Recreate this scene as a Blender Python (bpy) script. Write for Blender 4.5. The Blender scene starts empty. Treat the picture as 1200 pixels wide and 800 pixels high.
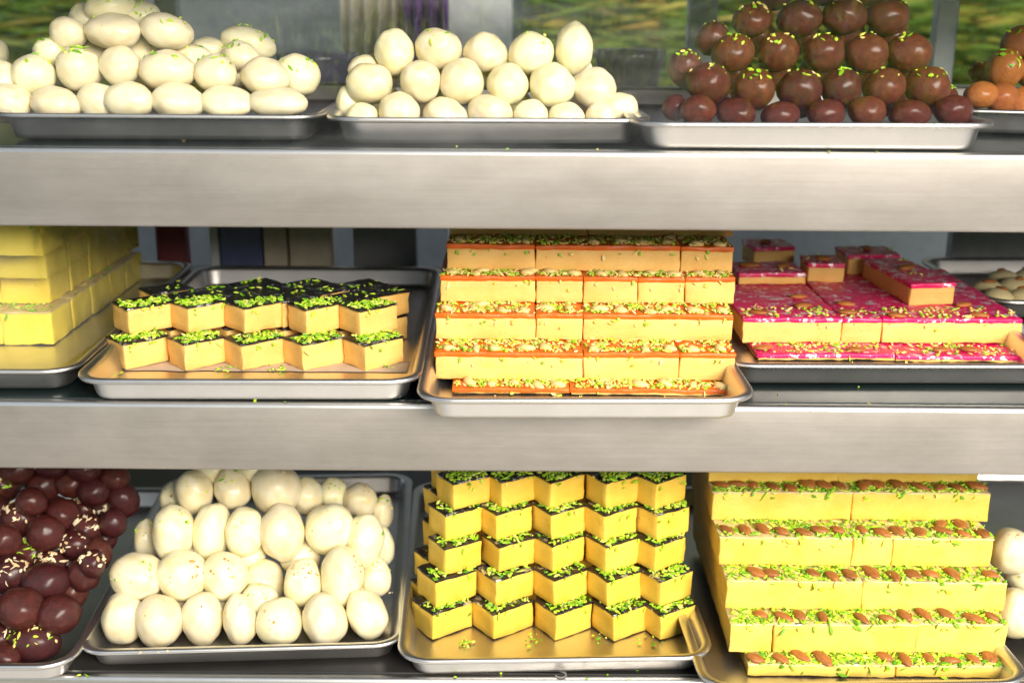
import bpy, bmesh, math, random
from mathutils import Vector, Matrix, Quaternion, noise

# ------------------------------------------------------------------ camera, world, light, exposure
SC = bpy.context.scene
COL = SC.collection
FPX = 1400.0                                  # focal length in pixels of the 1200 px wide photograph
TH = math.atan(400 / FPX)                     # downward pitch
ROLL = math.radians(0.38)
CAM = Vector((0.0, -0.992, 0.6139))           # metres; z = 0 is the lowest shelf, y = 0 its front edge
cd = bpy.data.cameras.new('camera')
cam = bpy.data.objects.new('camera', cd); COL.objects.link(cam)
cd.sensor_width = 36; cd.lens = 36 * FPX / 1200
cd.clip_start = 0.05; cd.clip_end = 100
cam.location = CAM
cam.rotation_euler = (Matrix.Rotation(math.pi / 2 - TH, 3, 'X') @ Matrix.Rotation(ROLL, 3, 'Z')).to_euler()
cd.dof.use_dof = True; cd.dof.focus_distance = 1.12; cd.dof.aperture_fstop = 4.2
SC.camera = cam

w = bpy.data.worlds.new('World'); SC.world = w; w.use_nodes = True
bg = w.node_tree.nodes['Background']
bg.inputs[0].default_value = (0.74, 0.86, 1.0, 1); bg.inputs[1].default_value = 0.66

def area(name, loc, target, sx, sy, power, col):
    l = bpy.data.lights.new(name, 'AREA'); l.shape = 'RECTANGLE'; l.size = sx; l.size_y = sy
    l.energy = power; l.color = col
    o = bpy.data.objects.new(name, l); COL.objects.link(o); o.location = loc
    o.rotation_euler = (Vector(target) - Vector(loc)).to_track_quat('-Z', 'Y').to_euler()
    return o
area('daylight_opening', (1.25, -2.4, 1.52), (0.0, 0.1, 0.34), 1.8, 1.1, 208, (1.0, 0.915, 0.79))

area('street_light', (0, -9, 6), (0, -20, 0.5), 6, 3, 5200, (1.0, 0.97, 0.85))  # added fill lamp with no real source; brightens the hedge mirrored in the glass

SC.view_settings.view_transform = 'Standard'; SC.view_settings.look = 'None'
SC.view_settings.exposure = 0.15; SC.view_settings.gamma = 1.0
SC.view_settings.use_curve_mapping = False
SC.render.engine = 'CYCLES'
SC.cycles.use_denoising = True
SC.cycles.max_bounces = 8; SC.cycles.transparent_max_bounces = 12
SC.cycles.sample_clamp_indirect = 4.0
SC.cycles.caustics_reflective = False; SC.cycles.caustics_refractive = False

# ------------------------------------------------------------------ helpers
RND = random.Random(7)
def ray(px, py):
    u, v = px - 600, py - 400
    c, s = math.cos(ROLL), math.sin(ROLL)
    u, v = u * c + v * s, -u * s + v * c
    x, d = u / FPX, v / FPX
    return Vector((x, math.cos(TH) - d * math.sin(TH), -math.sin(TH) - d * math.cos(TH)))
def at(px, py, Y):
    r = ray(px, py); return CAM + r * ((Y - CAM.y) / r.y)
def atz(px, py, z):
    r = ray(px, py); return CAM + r * ((z - CAM.z) / r.z)
def px_size(p):                                # metres per photograph pixel at a point
    d = p - CAM
    return (d.y * math.cos(TH) - d.z * math.sin(TH)) / FPX

def tag(o, label=None, cat=None, group=None, kind=None):
    if label: o['label'] = label
    if cat: o['category'] = cat
    if group: o['group'] = group
    if kind: o['kind'] = kind
    return o
def link(name, me, mat=None, parent=None, loc=None, rot=None, scale=None):
    o = bpy.data.objects.new(name, me); COL.objects.link(o)
    if mat is not None and not me.materials: me.materials.append(mat)
    if parent is not None: o.parent = parent
    if loc is not None: o.location = loc
    if rot is not None: o.rotation_euler = rot
    if scale is not None: o.scale = scale
    return o
def empty(name, loc=(0, 0, 0), rz=0):
    o = bpy.data.objects.new(name, None); COL.objects.link(o); o.location = loc
    o.rotation_euler = (0, 0, rz); o.empty_display_size = 0.02; return o
def mesh_of(bm, name, smooth=True):
    me = bpy.data.meshes.new(name); bm.normal_update(); bm.to_mesh(me); bm.free()
    if smooth:
        for p in me.polygons: p.use_smooth = True
    return me
def box_bm(x0, x1, y0, y1, z0, z1, bevel=0.0, seg=2, bm=None):
    b = bm or bmesh.new()
    r = bmesh.ops.create_cube(b, size=1.0)
    for v in r['verts']:
        v.co = Vector(((x0 + x1) / 2 + v.co.x * (x1 - x0), (y0 + y1) / 2 + v.co.y * (y1 - y0), (z0 + z1) / 2 + v.co.z * (z1 - z0)))
    if bevel:
        es = list({e for v in r['verts'] for e in v.link_edges})
        bmesh.ops.bevel(b, geom=es, offset=bevel, segments=seg, profile=0.5, affect='EDGES')
    return b
ORD = ['first', 'second', 'third', 'fourth', 'fifth', 'sixth', 'seventh', 'eighth', 'ninth', 'tenth', 'eleventh', 'twelfth', 'thirteenth', 'fourteenth']

# ------------------------------------------------------------------ materials
def new_mat(name):
    m = bpy.data.materials.new(name); m.use_nodes = True
    nt = m.node_tree; return m, nt, nt.nodes['Principled BSDF']
def nd(nt, t, **kw):
    n = nt.nodes.new(t)
    for k, v in kw.items():
        if k in n.inputs: n.inputs[k].default_value = v
        else: setattr(n, k, v)
    return n
def ramp(nt, src, stops):
    r = nt.nodes.new('ShaderNodeValToRGB'); el = r.color_ramp.elements
    while len(el) < len(stops): el.new(0.5)
    for e, (p, c) in zip(el, stops): e.position = p; e.color = (*c, 1) if len(c) == 3 else c
    nt.links.new(src, r.inputs[0]); return r
def bump(nt, bs, src, strength, dist):
    b = nt.nodes.new('ShaderNodeBump'); b.inputs['Strength'].default_value = strength; b.inputs['Distance'].default_value = dist
    nt.links.new(src, b.inputs['Height']); nt.links.new(b.outputs[0], bs.inputs['Normal']); return b
def coords(nt, scale=(1, 1, 1), shift=True):
    """object coordinates, moved by a random amount for each object so that copies differ"""
    tc = nt.nodes.new('ShaderNodeTexCoord'); mp = nt.nodes.new('ShaderNodeMapping'); mp.inputs['Scale'].default_value = scale
    nt.links.new(tc.outputs['Object'], mp.inputs['Vector'])
    if shift:
        oi = nt.nodes.new('ShaderNodeObjectInfo'); mu = nd(nt, 'ShaderNodeMath', operation='MULTIPLY'); mu.inputs[1].default_value = 37.0
        nt.links.new(oi.outputs['Random'], mu.inputs[0]); nt.links.new(mu.outputs[0], mp.inputs['Location'])
    return mp.outputs[0]
def noise_n(nt, vec, scale, detail=4, rough=0.55):
    n = nd(nt, 'ShaderNodeTexNoise', Scale=scale, Detail=detail, Roughness=rough); nt.links.new(vec, n.inputs['Vector']); return n
def tint_random(nt, col_socket, amount=0.12, hue=0.0):
    oi = nt.nodes.new('ShaderNodeObjectInfo'); hs = nt.nodes.new('ShaderNodeHueSaturation')
    mr = nd(nt, 'ShaderNodeMapRange'); mr.inputs[3].default_value = 1 - amount; mr.inputs[4].default_value = 1 + amount * 0.6
    nt.links.new(oi.outputs['Random'], mr.inputs[0]); nt.links.new(mr.outputs[0], hs.inputs['Value'])
    if hue:
        m2 = nd(nt, 'ShaderNodeMapRange'); m2.inputs[3].default_value = 0.5 - hue; m2.inputs[4].default_value = 0.5 + hue
        nt.links.new(oi.outputs['Random'], m2.inputs[0]); nt.links.new(m2.outputs[0], hs.inputs['Hue'])
    nt.links.new(col_socket, hs.inputs['Color']); return hs.outputs[0]
MATS = {}

def mat_steel(name, base, rough, brush=None, aniso=0.0, marks=0.0):
    m, nt, bs = new_mat(name)
    v = coords(nt, brush or (1, 1, 1), shift=brush is None)
    n = noise_n(nt, v, 30 if brush is None else 6, 5, 0.6)
    r = ramp(nt, n.outputs[0], [(0.3, tuple(c * 0.9 for c in base)), (0.7, base)])
    nt.links.new(r.outputs[0], bs.inputs['Base Color'])
    bs.inputs['Metallic'].default_value = 1.0
    mr = nd(nt, 'ShaderNodeMapRange'); mr.inputs[3].default_value = rough * 0.8; mr.inputs[4].default_value = rough * 1.25
    v2 = coords(nt, (1, 1, 1)); n2 = noise_n(nt, v2, 14, 6, 0.7)
    nt.links.new(n2.outputs[0], mr.inputs[0]); nt.links.new(mr.outputs[0], bs.inputs['Roughness'])
    bump(nt, bs, n.outputs[0], 0.06 if brush else 0.06, 0.0004)
    if marks:                                   # wiped smears, scratches and grease spots; broad patches also imitate soft reflections
        v3 = coords(nt, (1, 1, 2.5), shift=False); n3 = noise_n(nt, v3, 5, 8, 0.7); k3 = ramp(nt, n3.outputs[0], [(0.35, (1 - marks, 1 - marks, 1 - marks * 1.1)), (0.65, (1, 1, 1))])
        v4 = coords(nt, (1.5, 1, 22), shift=False); n4 = noise_n(nt, v4, 16, 3, 0.5); k4 = ramp(nt, n4.outputs[0], [(0.665, (1, 1, 1)), (0.675, (0.86, 0.86, 0.86)), (0.685, (1, 1, 1))])
        m1 = nd(nt, 'ShaderNodeMix', data_type='RGBA', blend_type='MULTIPLY'); m1.inputs[0].default_value = 1
        m2 = nd(nt, 'ShaderNodeMix', data_type='RGBA', blend_type='MULTIPLY'); m2.inputs[0].default_value = 1
        nt.links.new(r.outputs[0], m1.inputs[6]); nt.links.new(k3.outputs[0], m1.inputs[7]); nt.links.new(m1.outputs[2], m2.inputs[6]); nt.links.new(k4.outputs[0], m2.inputs[7])
        nt.links.new(m2.outputs[2], bs.inputs['Base Color'])
    MATS[name] = m; return m
mat_steel('brushed_steel', (0.50, 0.465, 0.435), 0.58, brush=(0.9, 60, 60), marks=0.22)
mat_steel('lip_highlight_steel', (0.70, 0.68, 0.65), 0.34, brush=(0.9, 60, 60))  # same channel steel, base colour lifted to imitate the bright edge highlight
mat_steel('tray_steel', (0.72, 0.70, 0.68), 0.36)
mat_steel('post_steel', (0.36, 0.39, 0.42), 0.55)

def mat_plain(name, col, rough=0.5, spec=0.5, nscale=40, var=0.15, metal=0.0, bump_s=0.0, trans=0.0, coat=0.0):
    m, nt, bs = new_mat(name)
    v = coords(nt); n = noise_n(nt, v, nscale, 5, 0.6)
    r = ramp(nt, n.outputs[0], [(0.3, tuple(c * (1 - var) for c in col)), (0.7, tuple(min(1, c * (1 + var)) for c in col))])
    nt.links.new(r.outputs[0], bs.inputs['Base Color'])
    bs.inputs['Roughness'].default_value = rough; bs.inputs['Metallic'].default_value = metal
    bs.inputs['Specular IOR Level'].default_value = spec; bs.inputs['Coat Weight'].default_value = coat
    if bump_s: bump(nt, bs, n.outputs[0], bump_s, 0.001)
    MATS[name] = m; return m
mat_plain('shelf_glass', (0.012, 0.022, 0.022), 0.12, 0.6, 8, 0.3)
mat_plain('bottom_sheet', (0.05, 0.047, 0.044), 0.3, 0.6, 8, 0.3, metal=0.5)
mat_plain('glass_edge', (0.004, 0.012, 0.014), 0.15)
mat_plain('dark_interior', (0.11, 0.13, 0.145), 0.6)
mat_plain('roof_panel', (0.25, 0.25, 0.26), 0.5)
mat_plain('paving', (0.68, 0.65, 0.60), 0.8, nscale=3)
mat_plain('asphalt', (0.055, 0.055, 0.058), 0.85, nscale=3)
mat_plain('pale_panel', (0.48, 0.5, 0.5), 0.6)
mat_plain('purple_cloth', (0.16, 0.03, 0.26), 0.8, bump_s=0.3)
mat_plain('beige_cloth', (0.5, 0.44, 0.33), 0.8, bump_s=0.3)
mat_plain('maroon_cloth', (0.16, 0.035, 0.04), 0.7)
mat_plain('blue_panel', (0.07, 0.09, 0.19), 0.5)
mat_plain('dark_dish', (0.02, 0.028, 0.026), 0.08, 0.7)
mat_plain('lilac_dish', (0.16, 0.15, 0.26), 0.2, 0.6)
mat_plain('paper', (0.52, 0.42, 0.33), 0.7, bump_s=0.2)
mat_plain('grey_print', (0.3, 0.29, 0.28), 0.6)

def mat_cream(name, c0, c1, syrup):
    m, nt, bs = new_mat(name)
    v = coords(nt); n = noise_n(nt, v, 16, 8, 0.75); n2 = noise_n(nt, v, 1.6, 4, 0.6)
    r = ramp(nt, n2.outputs[0], [(0.32, c0), (0.62, c1)])
    t = tint_random(nt, r.outputs[0], 0.07, 0.012)
    nt.links.new(t, bs.inputs['Base Color'])
    bs.inputs['Roughness'].default_value = 0.42
    bs.inputs['Subsurface Weight'].default_value = 0.6
    bs.inputs['Subsurface Radius'].default_value = (1.0, 0.75, 0.4); bs.inputs['Subsurface Scale'].default_value = 0.006
    bs.inputs['Coat Weight'].default_value = syrup; bs.inputs['Coat Roughness'].default_value = 0.18
    bump(nt, bs, n.outputs[0], 0.28, 0.0012)
    MATS[name] = m
mat_cream('rasgulla', (0.80, 0.69, 0.38), (0.85, 0.785, 0.56), 0.3)
mat_cream('rasgulla_white', (0.80, 0.71, 0.43), (0.85, 0.79, 0.58), 0.15)

def mat_jamun(name, c0, c1):
    m, nt, bs = new_mat(name)
    v = coords(nt); n = noise_n(nt, v, 9, 10, 0.8); n2 = noise_n(nt, v, 2.6, 8, 0.75)
    r = ramp(nt, n2.outputs[0], [(0.3, c0), (0.72, c1)])
    t = tint_random(nt, r.outputs[0], 0.35, 0.012)
    nt.links.new(t, bs.inputs['Base Color'])
    bs.inputs['Roughness'].default_value = 0.42; bs.inputs['Specular IOR Level'].default_value = 0.4
    bs.inputs['Coat Weight'].default_value = 0.4; bs.inputs['Coat Roughness'].default_value = 0.27
    bump(nt, bs, n.outputs[0], 0.8, 0.0026)
    MATS[name] = m
mat_jamun('jamun_brown', (0.038, 0.005, 0.002), (0.17, 0.026, 0.007))
mat_jamun('jamun_maroon', (0.030, 0.004, 0.003), (0.12, 0.013, 0.008))
mat_jamun('jamun_orange', (0.34, 0.09, 0.02), (0.5, 0.16, 0.04))

def mat_fudge(name, c0, c1):
    m, nt, bs = new_mat(name)
    v = coords(nt); n0 = noise_n(nt, v, 420, 8, 0.75); n2 = noise_n(nt, v, 26, 7, 0.7)
    vk = coords(nt, (0.25, 0.25, 1)); nk = noise_n(nt, vk, 260, 4, 0.6)          # drag marks of the knife
    n = nd(nt, 'ShaderNodeMix', data_type='FLOAT'); n.inputs[0].default_value = 0.4
    nt.links.new(n0.outputs[0], n.inputs[2]); nt.links.new(nk.outputs[0], n.inputs[3])
    r = ramp(nt, n2.outputs[0], [(0.3, c0), (0.7, c1)])
    vo = nd(nt, 'ShaderNodeTexVoronoi', Scale=130.0); nt.links.new(v, vo.inputs['Vector'])
    sp = ramp(nt, vo.outputs['Distance'], [(0.05, (1, 1, 1)), (0.14, (0, 0, 0))])
    sel = noise_n(nt, v, 60, 2); s2 = ramp(nt, sel.outputs[0], [(0.52, (0, 0, 0)), (0.60, (1, 1, 1))])
    mu = nd(nt, 'ShaderNodeMath', operation='MULTIPLY'); nt.links.new(sp.outputs[0], mu.inputs[0]); nt.links.new(s2.outputs[0], mu.inputs[1])
    mx = nd(nt, 'ShaderNodeMix', data_type='RGBA'); nt.links.new(mu.outputs[0], mx.inputs[0])
    nt.links.new(r.outputs[0], mx.inputs[6]); mx.inputs[7].default_value = (c0[0] * 0.75, c0[1] * 0.6, c0[2] * 0.5, 1)
    t = tint_random(nt, mx.outputs[2], 0.06)
    nt.links.new(t, bs.inputs['Base Color'])
    bs.inputs['Roughness'].default_value = 0.55
    bs.inputs['Subsurface Weight'].default_value = 0.2
    bs.inputs['Subsurface Radius'].default_value = (1.0, 0.6, 0.2); bs.inputs['Subsurface Scale'].default_value = 0.004
    bump(nt, bs, n.outputs[0], 0.6, 0.0014)
    MATS[name] = m
mat_fudge('fudge_cream', (0.80, 0.44, 0.10), (0.90, 0.57, 0.18))
mat_fudge('fudge_yellow', (0.80, 0.49, 0.040), (0.92, 0.62, 0.10))
mat_fudge('fudge_gold', (0.80, 0.51, 0.060), (0.92, 0.65, 0.15))
mat_fudge('fudge_film', (0.85, 0.64, 0.04), (0.92, 0.74, 0.09))
mat_fudge('peda', (0.72, 0.58, 0.28), (0.80, 0.70, 0.42))

def mat_leaf_top(name, base, cover, leaf=(0.75, 0.76, 0.78), scale=60, metal=1.0):
    """coloured top with torn bits of silver leaf pressed on it"""
    m, nt, bs = new_mat(name)
    v = coords(nt); n = noise_n(nt, v, scale, 8, 0.75); n3 = noise_n(nt, v, 220, 4, 0.6)
    mask = ramp(nt, n.outputs[0], [(cover, (0, 0, 0)), (cover + 0.035, (1, 1, 1))])
    n2 = noise_n(nt, v, 90, 4); r = ramp(nt, n2.outputs[0], [(0.3, tuple(c * 0.7 for c in base)), (0.7, base)])
    mx = nd(nt, 'ShaderNodeMix', data_type='RGBA'); nt.links.new(mask.outputs[0], mx.inputs[0])
    nt.links.new(r.outputs[0], mx.inputs[6]); mx.inputs[7].default_value = (*leaf, 1)
    nt.links.new(mx.outputs[2], bs.inputs['Base Color'])
    mm = nd(nt, 'ShaderNodeMath', operation='MULTIPLY'); mm.inputs[1].default_value = metal
    nt.links.new(mask.outputs[0], mm.inputs[0]); nt.links.new(mm.outputs[0], bs.inputs['Metallic'])
    bs.inputs['Roughness'].default_value = 0.38
    bump(nt, bs, n3.outputs[0], 0.5, 0.0012)
    MATS[name] = m
mat_leaf_top('black_top', (0.016, 0.013, 0.012), 0.565)
mat_leaf_top('red_top', (0.82, 0.15, 0.008), 0.70, leaf=(0.8, 0.6, 0.4), metal=0.2)
mat_leaf_top('pink_top', (0.84, 0.008, 0.15), 0.55, leaf=(0.90, 0.84, 0.90), metal=0.4, scale=95)
mat_leaf_top('gold_top', (0.82, 0.66, 0.30), 0.60)

def mat_island(name, cols, rough=0.5):
    m, nt, bs = new_mat(name)
    g = nt.nodes.new('ShaderNodeNewGeometry')
    r = ramp(nt, g.outputs['Random Per Island'], cols)
    nt.links.new(r.outputs[0], bs.inputs['Base Color']); bs.inputs['Roughness'].default_value = rough
    MATS[name] = m
mat_island('pistachio', [(0.0, (0.08, 0.28, 0.010)), (0.3, (0.28, 0.56, 0.015)), (0.75, (0.54, 0.72, 0.04)), (1.0, (0.82, 0.80, 0.22))])
mat_island('nut_flakes', [(0.0, (0.72, 0.58, 0.34)), (0.5, (0.80, 0.70, 0.48)), (1.0, (0.55, 0.34, 0.14))])
mat_island('saffron', [(0.0, (0.45, 0.20, 0.05)), (0.6, (0.62, 0.36, 0.12)), (1.0, (0.75, 0.55, 0.28))])
mat_island('mixed_crumbs', [(0.0, (0.2, 0.48, 0.02)), (0.45, (0.52, 0.66, 0.05)), (0.65, (0.82, 0.62, 0.16)), (1.0, (0.84, 0.70, 0.34))])
mat_island('street_leaves', [(0.0, (0.05, 0.12, 0.012)), (0.5, (0.16, 0.30, 0.03)), (1.0, (0.42, 0.46, 0.08))], 0.6)
mat_island('blurred_leaves', [(0.0, (0.03, 0.07, 0.010)), (0.4, (0.10, 0.20, 0.02)), (0.75, (0.28, 0.33, 0.05)), (1.0, (0.50, 0.32, 0.08))], 0.7)

def mat_almond():
    m, nt, bs = new_mat('almond')
    v = coords(nt, (1, 9, 9)); n = noise_n(nt, v, 90, 5, 0.6)
    r = ramp(nt, n.outputs[0], [(0.3, (0.26, 0.075, 0.014)), (0.7, (0.50, 0.19, 0.045))])
    nt.links.new(tint_random(nt, r.outputs[0], 0.25), bs.inputs['Base Color'])
    bs.inputs['Roughness'].default_value = 0.5; bump(nt, bs, n.outputs[0], 0.5, 0.0008); MATS['almond'] = m
mat_almond()
mat_plain('cashew', (0.84, 0.60, 0.24), 0.45, nscale=120, var=0.1, bump_s=0.2)

def mat_film():
    m, nt, bs = new_mat('cling_film')
    nt.nodes.remove(bs); out = nt.nodes['Material Output']
    tr = nd(nt, 'ShaderNodeBsdfTransparent'); gl = nd(nt, 'ShaderNodeBsdfGlossy', Roughness=0.18); df = nd(nt, 'ShaderNodeBsdfDiffuse', Color=(0.75, 0.76, 0.74, 1))
    v = coords(nt, (1, 1, 2.2)); n = noise_n(nt, v, 16, 6, 0.65)
    b = nd(nt, 'ShaderNodeBump', Strength=0.7, Distance=0.010); nt.links.new(n.outputs[0], b.inputs['Height'])
    nt.links.new(b.outputs[0], gl.inputs['Normal'])
    a = nd(nt, 'ShaderNodeMixShader'); a.inputs[0].default_value = 0.05; nt.links.new(tr.outputs[0], a.inputs[1]); nt.links.new(df.outputs[0], a.inputs[2])
    lw = nd(nt, 'ShaderNodeLayerWeight', Blend=0.09); nt.links.new(b.outputs[0], lw.inputs['Normal'])
    c = nd(nt, 'ShaderNodeMixShader'); nt.links.new(lw.outputs['Fresnel'], c.inputs[0]); nt.links.new(a.outputs[0], c.inputs[1]); nt.links.new(gl.outputs[0], c.inputs[2])
    nt.links.new(c.outputs[0], out.inputs['Surface']); MATS['cling_film'] = m
mat_film()

def mat_pane():
    m, nt, bs = new_mat('case_glass'); nt.nodes.remove(bs); out = nt.nodes['Material Output']
    tr = nd(nt, 'ShaderNodeBsdfTransparent', Color=(1.0, 1.0, 1.0, 1)); gl = nd(nt, 'ShaderNodeBsdfGlossy', Roughness=0.02); df = nd(nt, 'ShaderNodeBsdfDiffuse', Color=(0.8, 0.8, 0.8, 1))
    v = coords(nt, (9, 1, 1.5), shift=False); n = noise_n(nt, v, 3.0, 3, 0.5)
    b = nd(nt, 'ShaderNodeBump', Strength=0.25, Distance=0.01); nt.links.new(n.outputs[0], b.inputs['Height']); nt.links.new(b.outputs[0], gl.inputs['Normal'])
    lw = nd(nt, 'ShaderNodeLayerWeight', Blend=0.5); p5 = nd(nt, 'ShaderNodeMath', operation='POWER'); p5.inputs[1].default_value = 5.0
    fr = nd(nt, 'ShaderNodeMath', operation='MULTIPLY_ADD'); fr.inputs[1].default_value = 0.95; fr.inputs[2].default_value = 0.048     # reflectance of clear glass, the same from both faces
    nt.links.new(lw.outputs['Facing'], p5.inputs[0]); nt.links.new(p5.outputs[0], fr.inputs[0])
    a = nd(nt, 'ShaderNodeMixShader'); nt.links.new(fr.outputs[0], a.inputs[0]); nt.links.new(tr.outputs[0], a.inputs[1]); nt.links.new(gl.outputs[0], a.inputs[2])
    # wiped smears and finger marks
    v2 = coords(nt, (1.0, 1, 3.0), shift=False); n2 = noise_n(nt, v2, 2.6, 8, 0.65); k2 = ramp(nt, n2.outputs[0], [(0.50, (0, 0, 0)), (0.74, (0.045, 0.045, 0.045))])
    c = nd(nt, 'ShaderNodeMixShader'); nt.links.new(k2.outputs[0], c.inputs[0]); nt.links.new(a.outputs[0], c.inputs[1]); nt.links.new(df.outputs[0], c.inputs[2])
    nt.links.new(c.outputs[0], out.inputs['Surface']); MATS['case_glass'] = m
mat_pane()

# ------------------------------------------------------------------ large structure: the display case
ZB, ZM, ZT = 0.0, 0.2728, 0.4946
XL, XR, YB = -1.15, 1.15, 0.56
road = link('road', mesh_of(box_bm(-40, 40, -40, -2.6, -1.2, -1.12), 'road', False), MATS['asphalt']); tag(road, kind='structure')
pav = link('pavement', mesh_of(box_bm(-40, 40, -2.6, 3, -1.25, -1.0, 0.02), 'pavement', False), MATS['paving']); tag(pav, kind='structure')

case = tag(empty('display_case', (0, 0.28, -0.06)), 'brushed steel display case with dark glass shelves holding all the sweets', 'display case')
def cpart(name, bm, mat, smooth=False, parent=None):
    o = link(name, mesh_of(bm, name, smooth), MATS[mat]); p = parent or case
    o.parent = p; o.matrix_parent_inverse = Matrix.Translation(-case.location) if p is case else Matrix.Identity(4)
    return o
def shelf(z, lip, matname, drop):
    b = box_bm(XL, XR, 0.011, YB, z - 0.008, z, 0.001, 1)
    s = cpart('shelf', b, matname)
    # folded steel channel: a tall front face, rounded top lip
    f = bmesh.new(); prof = [(0.013, z - drop + 0.002), (0.0015, z - drop), (0.0, z - drop + 0.002), (0.0, z - 0.0042)]
    lipp = [(0.0, z - 0.0042), (0.0004, z - 0.0026), (0.0014, z - 0.0012), (0.0028, z - 0.0004), (0.0045, z - 0.0001), (0.009, z - 0.0002), (0.0102, z - 0.0016), (0.0102, z - 0.012)]
    for nm, pf, mt in (('fascia', prof, 'brushed_steel'), ('lip', lipp, 'lip_highlight_steel')):
        f = bmesh.new(); rows = []
        for k in range(61):
            x = XL + (XR - XL) * k / 60
            rows.append([f.verts.new((x, y + 0.0007 * noise.noise((x * 3, 0, z)), zz + 0.0005 * noise.noise((x * 2, 5, z)))) for y, zz in pf])
        for k in range(60):
            for j in range(len(pf) - 1): f.faces.new((rows[k][j], rows[k][j + 1], rows[k + 1][j + 1], rows[k + 1][j]))
        bmesh.ops.recalc_face_normals(f, faces=f.faces)
        cpart(nm, f, mt, True, s)
    u = box_bm(XL, XR, 0.0135, 0.03, z - drop + 0.004, z - 0.0085)           # dark channel behind the fascia
    cpart('channel', u, 'glass_edge', False, s)
    return s
shelf(ZT, 0, 'shelf_glass', 0.066)
shelf(ZM, 0, 'shelf_glass', 0.063)
shelf(ZB, 0, 'bottom_sheet', 0.06)
shelf(0.7164, 0, 'bottom_sheet', 0.067)
for x in (XL - 0.012, XR + 0.012): cpart('end_panel', box_bm(x - 0.01, x + 0.01, 0.0, YB, -0.06, 0.72), 'dark_interior')

cpart('front_glass', box_bm(XL, XR, -0.047, -0.042, ZT - 0.0570, 0.72, 0.0008, 1), 'case_glass')

# ------------------------------------------------------------------ the greenery across the street, mirrored in the glass
def hedge():
    r = random.Random(5); bm = bmesh.new()
    for _ in range(9000):
        c = Vector((r.uniform(-17, 17), -20 + r.uniform(-1.2, 0.4), -1 + abs(r.gauss(0, 1)) * 1.7)); sz = r.uniform(0.12, 0.34)
        q = Quaternion((0, 0, 1), r.uniform(-1.2, 1.2)) @ Quaternion((1, 0, 0), r.uniform(-1.4, 1.4))
        bm.faces.new([bm.verts.new(c + q @ Vector(p)) for p in ((-sz, 0, 0), (0, 0, -sz * .45), (sz, 0, 0), (0, 0, sz * .45))])
    o = link('hedge', mesh_of(bm, 'hedge', False), MATS['street_leaves']); tag(o, 'leafy green hedge across the street, seen only mirrored in the glass', 'hedge', kind='stuff')
hedge()

# ------------------------------------------------------------------ trays
RIMH = 0.0240
def rr_loop(wd, dp, r, n=7):
    pts = []
    for cx, cy, a0 in ((wd / 2 - r, dp / 2 - r, 0), (-wd / 2 + r, dp / 2 - r, 90), (-wd / 2 + r, -dp / 2 + r, 180), (wd / 2 - r, -dp / 2 + r, 270)):
        for k in range(n + 1):
            a = math.radians(a0 + 90 * k / n); pts.append((cx + r * math.cos(a), cy + r * math.sin(a)))
    return pts
class Tray: pass
TRAYS = {}
def tray(key, zs, pl, pr, depth, label, r=0.032, seed=0):
    """pl, pr: ends of the front rim edge as seen in the photograph"""
    a, b = atz(*pl, zs + RIMH), atz(*pr, zs + RIMH)
    return tray_w(key, zs, a, b, depth, label, r, seed)
def tray_w(key, zs, a, b, depth, label, r=0.032, seed=0):
    a, b = Vector(a), Vector(b)
    wd = (b - a).length; rz = math.atan2(b.y - a.y, b.x - a.x)
    nrm = Vector((-math.sin(rz), math.cos(rz), 0)); c = (a + b) / 2 + nrm * depth / 2; c.z = zs + 0.0006
    prof = [(0.0012, RIMH - 0.0042), (0.0, RIMH - 0.0025), (0.0004, RIMH - 0.0006), (0.002, RIMH), (0.0068, RIMH - 0.0005), (0.0088, RIMH - 0.0016), (0.0102, RIMH - 0.0045),
            (0.0138, 0.0055), (0.0152, 0.0026), (0.0182, 0.0013), (0.024, 0.001)]
    bm = bmesh.new(); loops = []
    for ins, z in prof:
        lp = rr_loop(wd - 2 * ins, depth - 2 * ins, max(0.008, r - ins))
        loops.append([bm.verts.new((x, y, z + 0.0011 * noise.noise((x * 7 + seed, y * 7, 3.3)) * (z / RIMH))) for x, y in lp])
    n = len(loops[0])
    for i in range(len(loops) - 1):
        for k in range(n): bm.faces.new((loops[i][k], loops[i][(k + 1) % n], loops[i + 1][(k + 1) % n], loops[i + 1][k]))
    bm.faces.new(loops[-1])
    bmesh.ops.recalc_face_normals(bm, faces=bm.faces)
    o = link('steel_tray', mesh_of(bm, 'steel_tray'), MATS['tray_steel'], loc=c, rot=(0, 0, rz))
    md = o.modifiers.new('thickness', 'SOLIDIFY'); md.thickness = 0.0005; md.offset = 0
    tag(o, label, 'tray', 'rectangular steel trays on the shelves')
    t = Tray(); t.o = o; t.w = wd; t.d = depth; t.c = c; t.rz = rz; t.floor = zs + 0.0024; t.front = (a.y + b.y) / 2; t.n = nrm
    TRAYS[key] = t; return t
tray('T1', ZT, (-21, 134), (377, 136), 0.42, 'steel tray under the pistachio-dusted heap of oval white sweets, uppermost shelf', seed=1)
tray('T2', ZT, (378, 139), (768, 140), 0.42, 'steel tray of plain white balls on the top shelf, between two heaps', seed=2)
tray('T3', ZT, (742, 144), (1179, 147), 0.42, 'steel tray under the large heap of brown syrup balls, top shelf', seed=3)
tray('T4', ZT, (1107, 128), (1499, 138), 0.36, 'steel tray of orange-brown balls cut off at the top shelf end', seed=4)
tray('M0', ZM, (-330, 434), (88, 434), 0.46, 'steel tray under the film-wrapped yellow fudge stack', seed=5)
tray('M1', ZM, (79, 446), (494, 447), 0.46, 'steel tray holding two layers of black-topped diamond fudge', seed=6)
tray('M2', ZM, (486, 468), (891, 469), 0.42, 'steel tray overhanging the shelf front under the orange layered fudge', seed=7)
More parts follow.
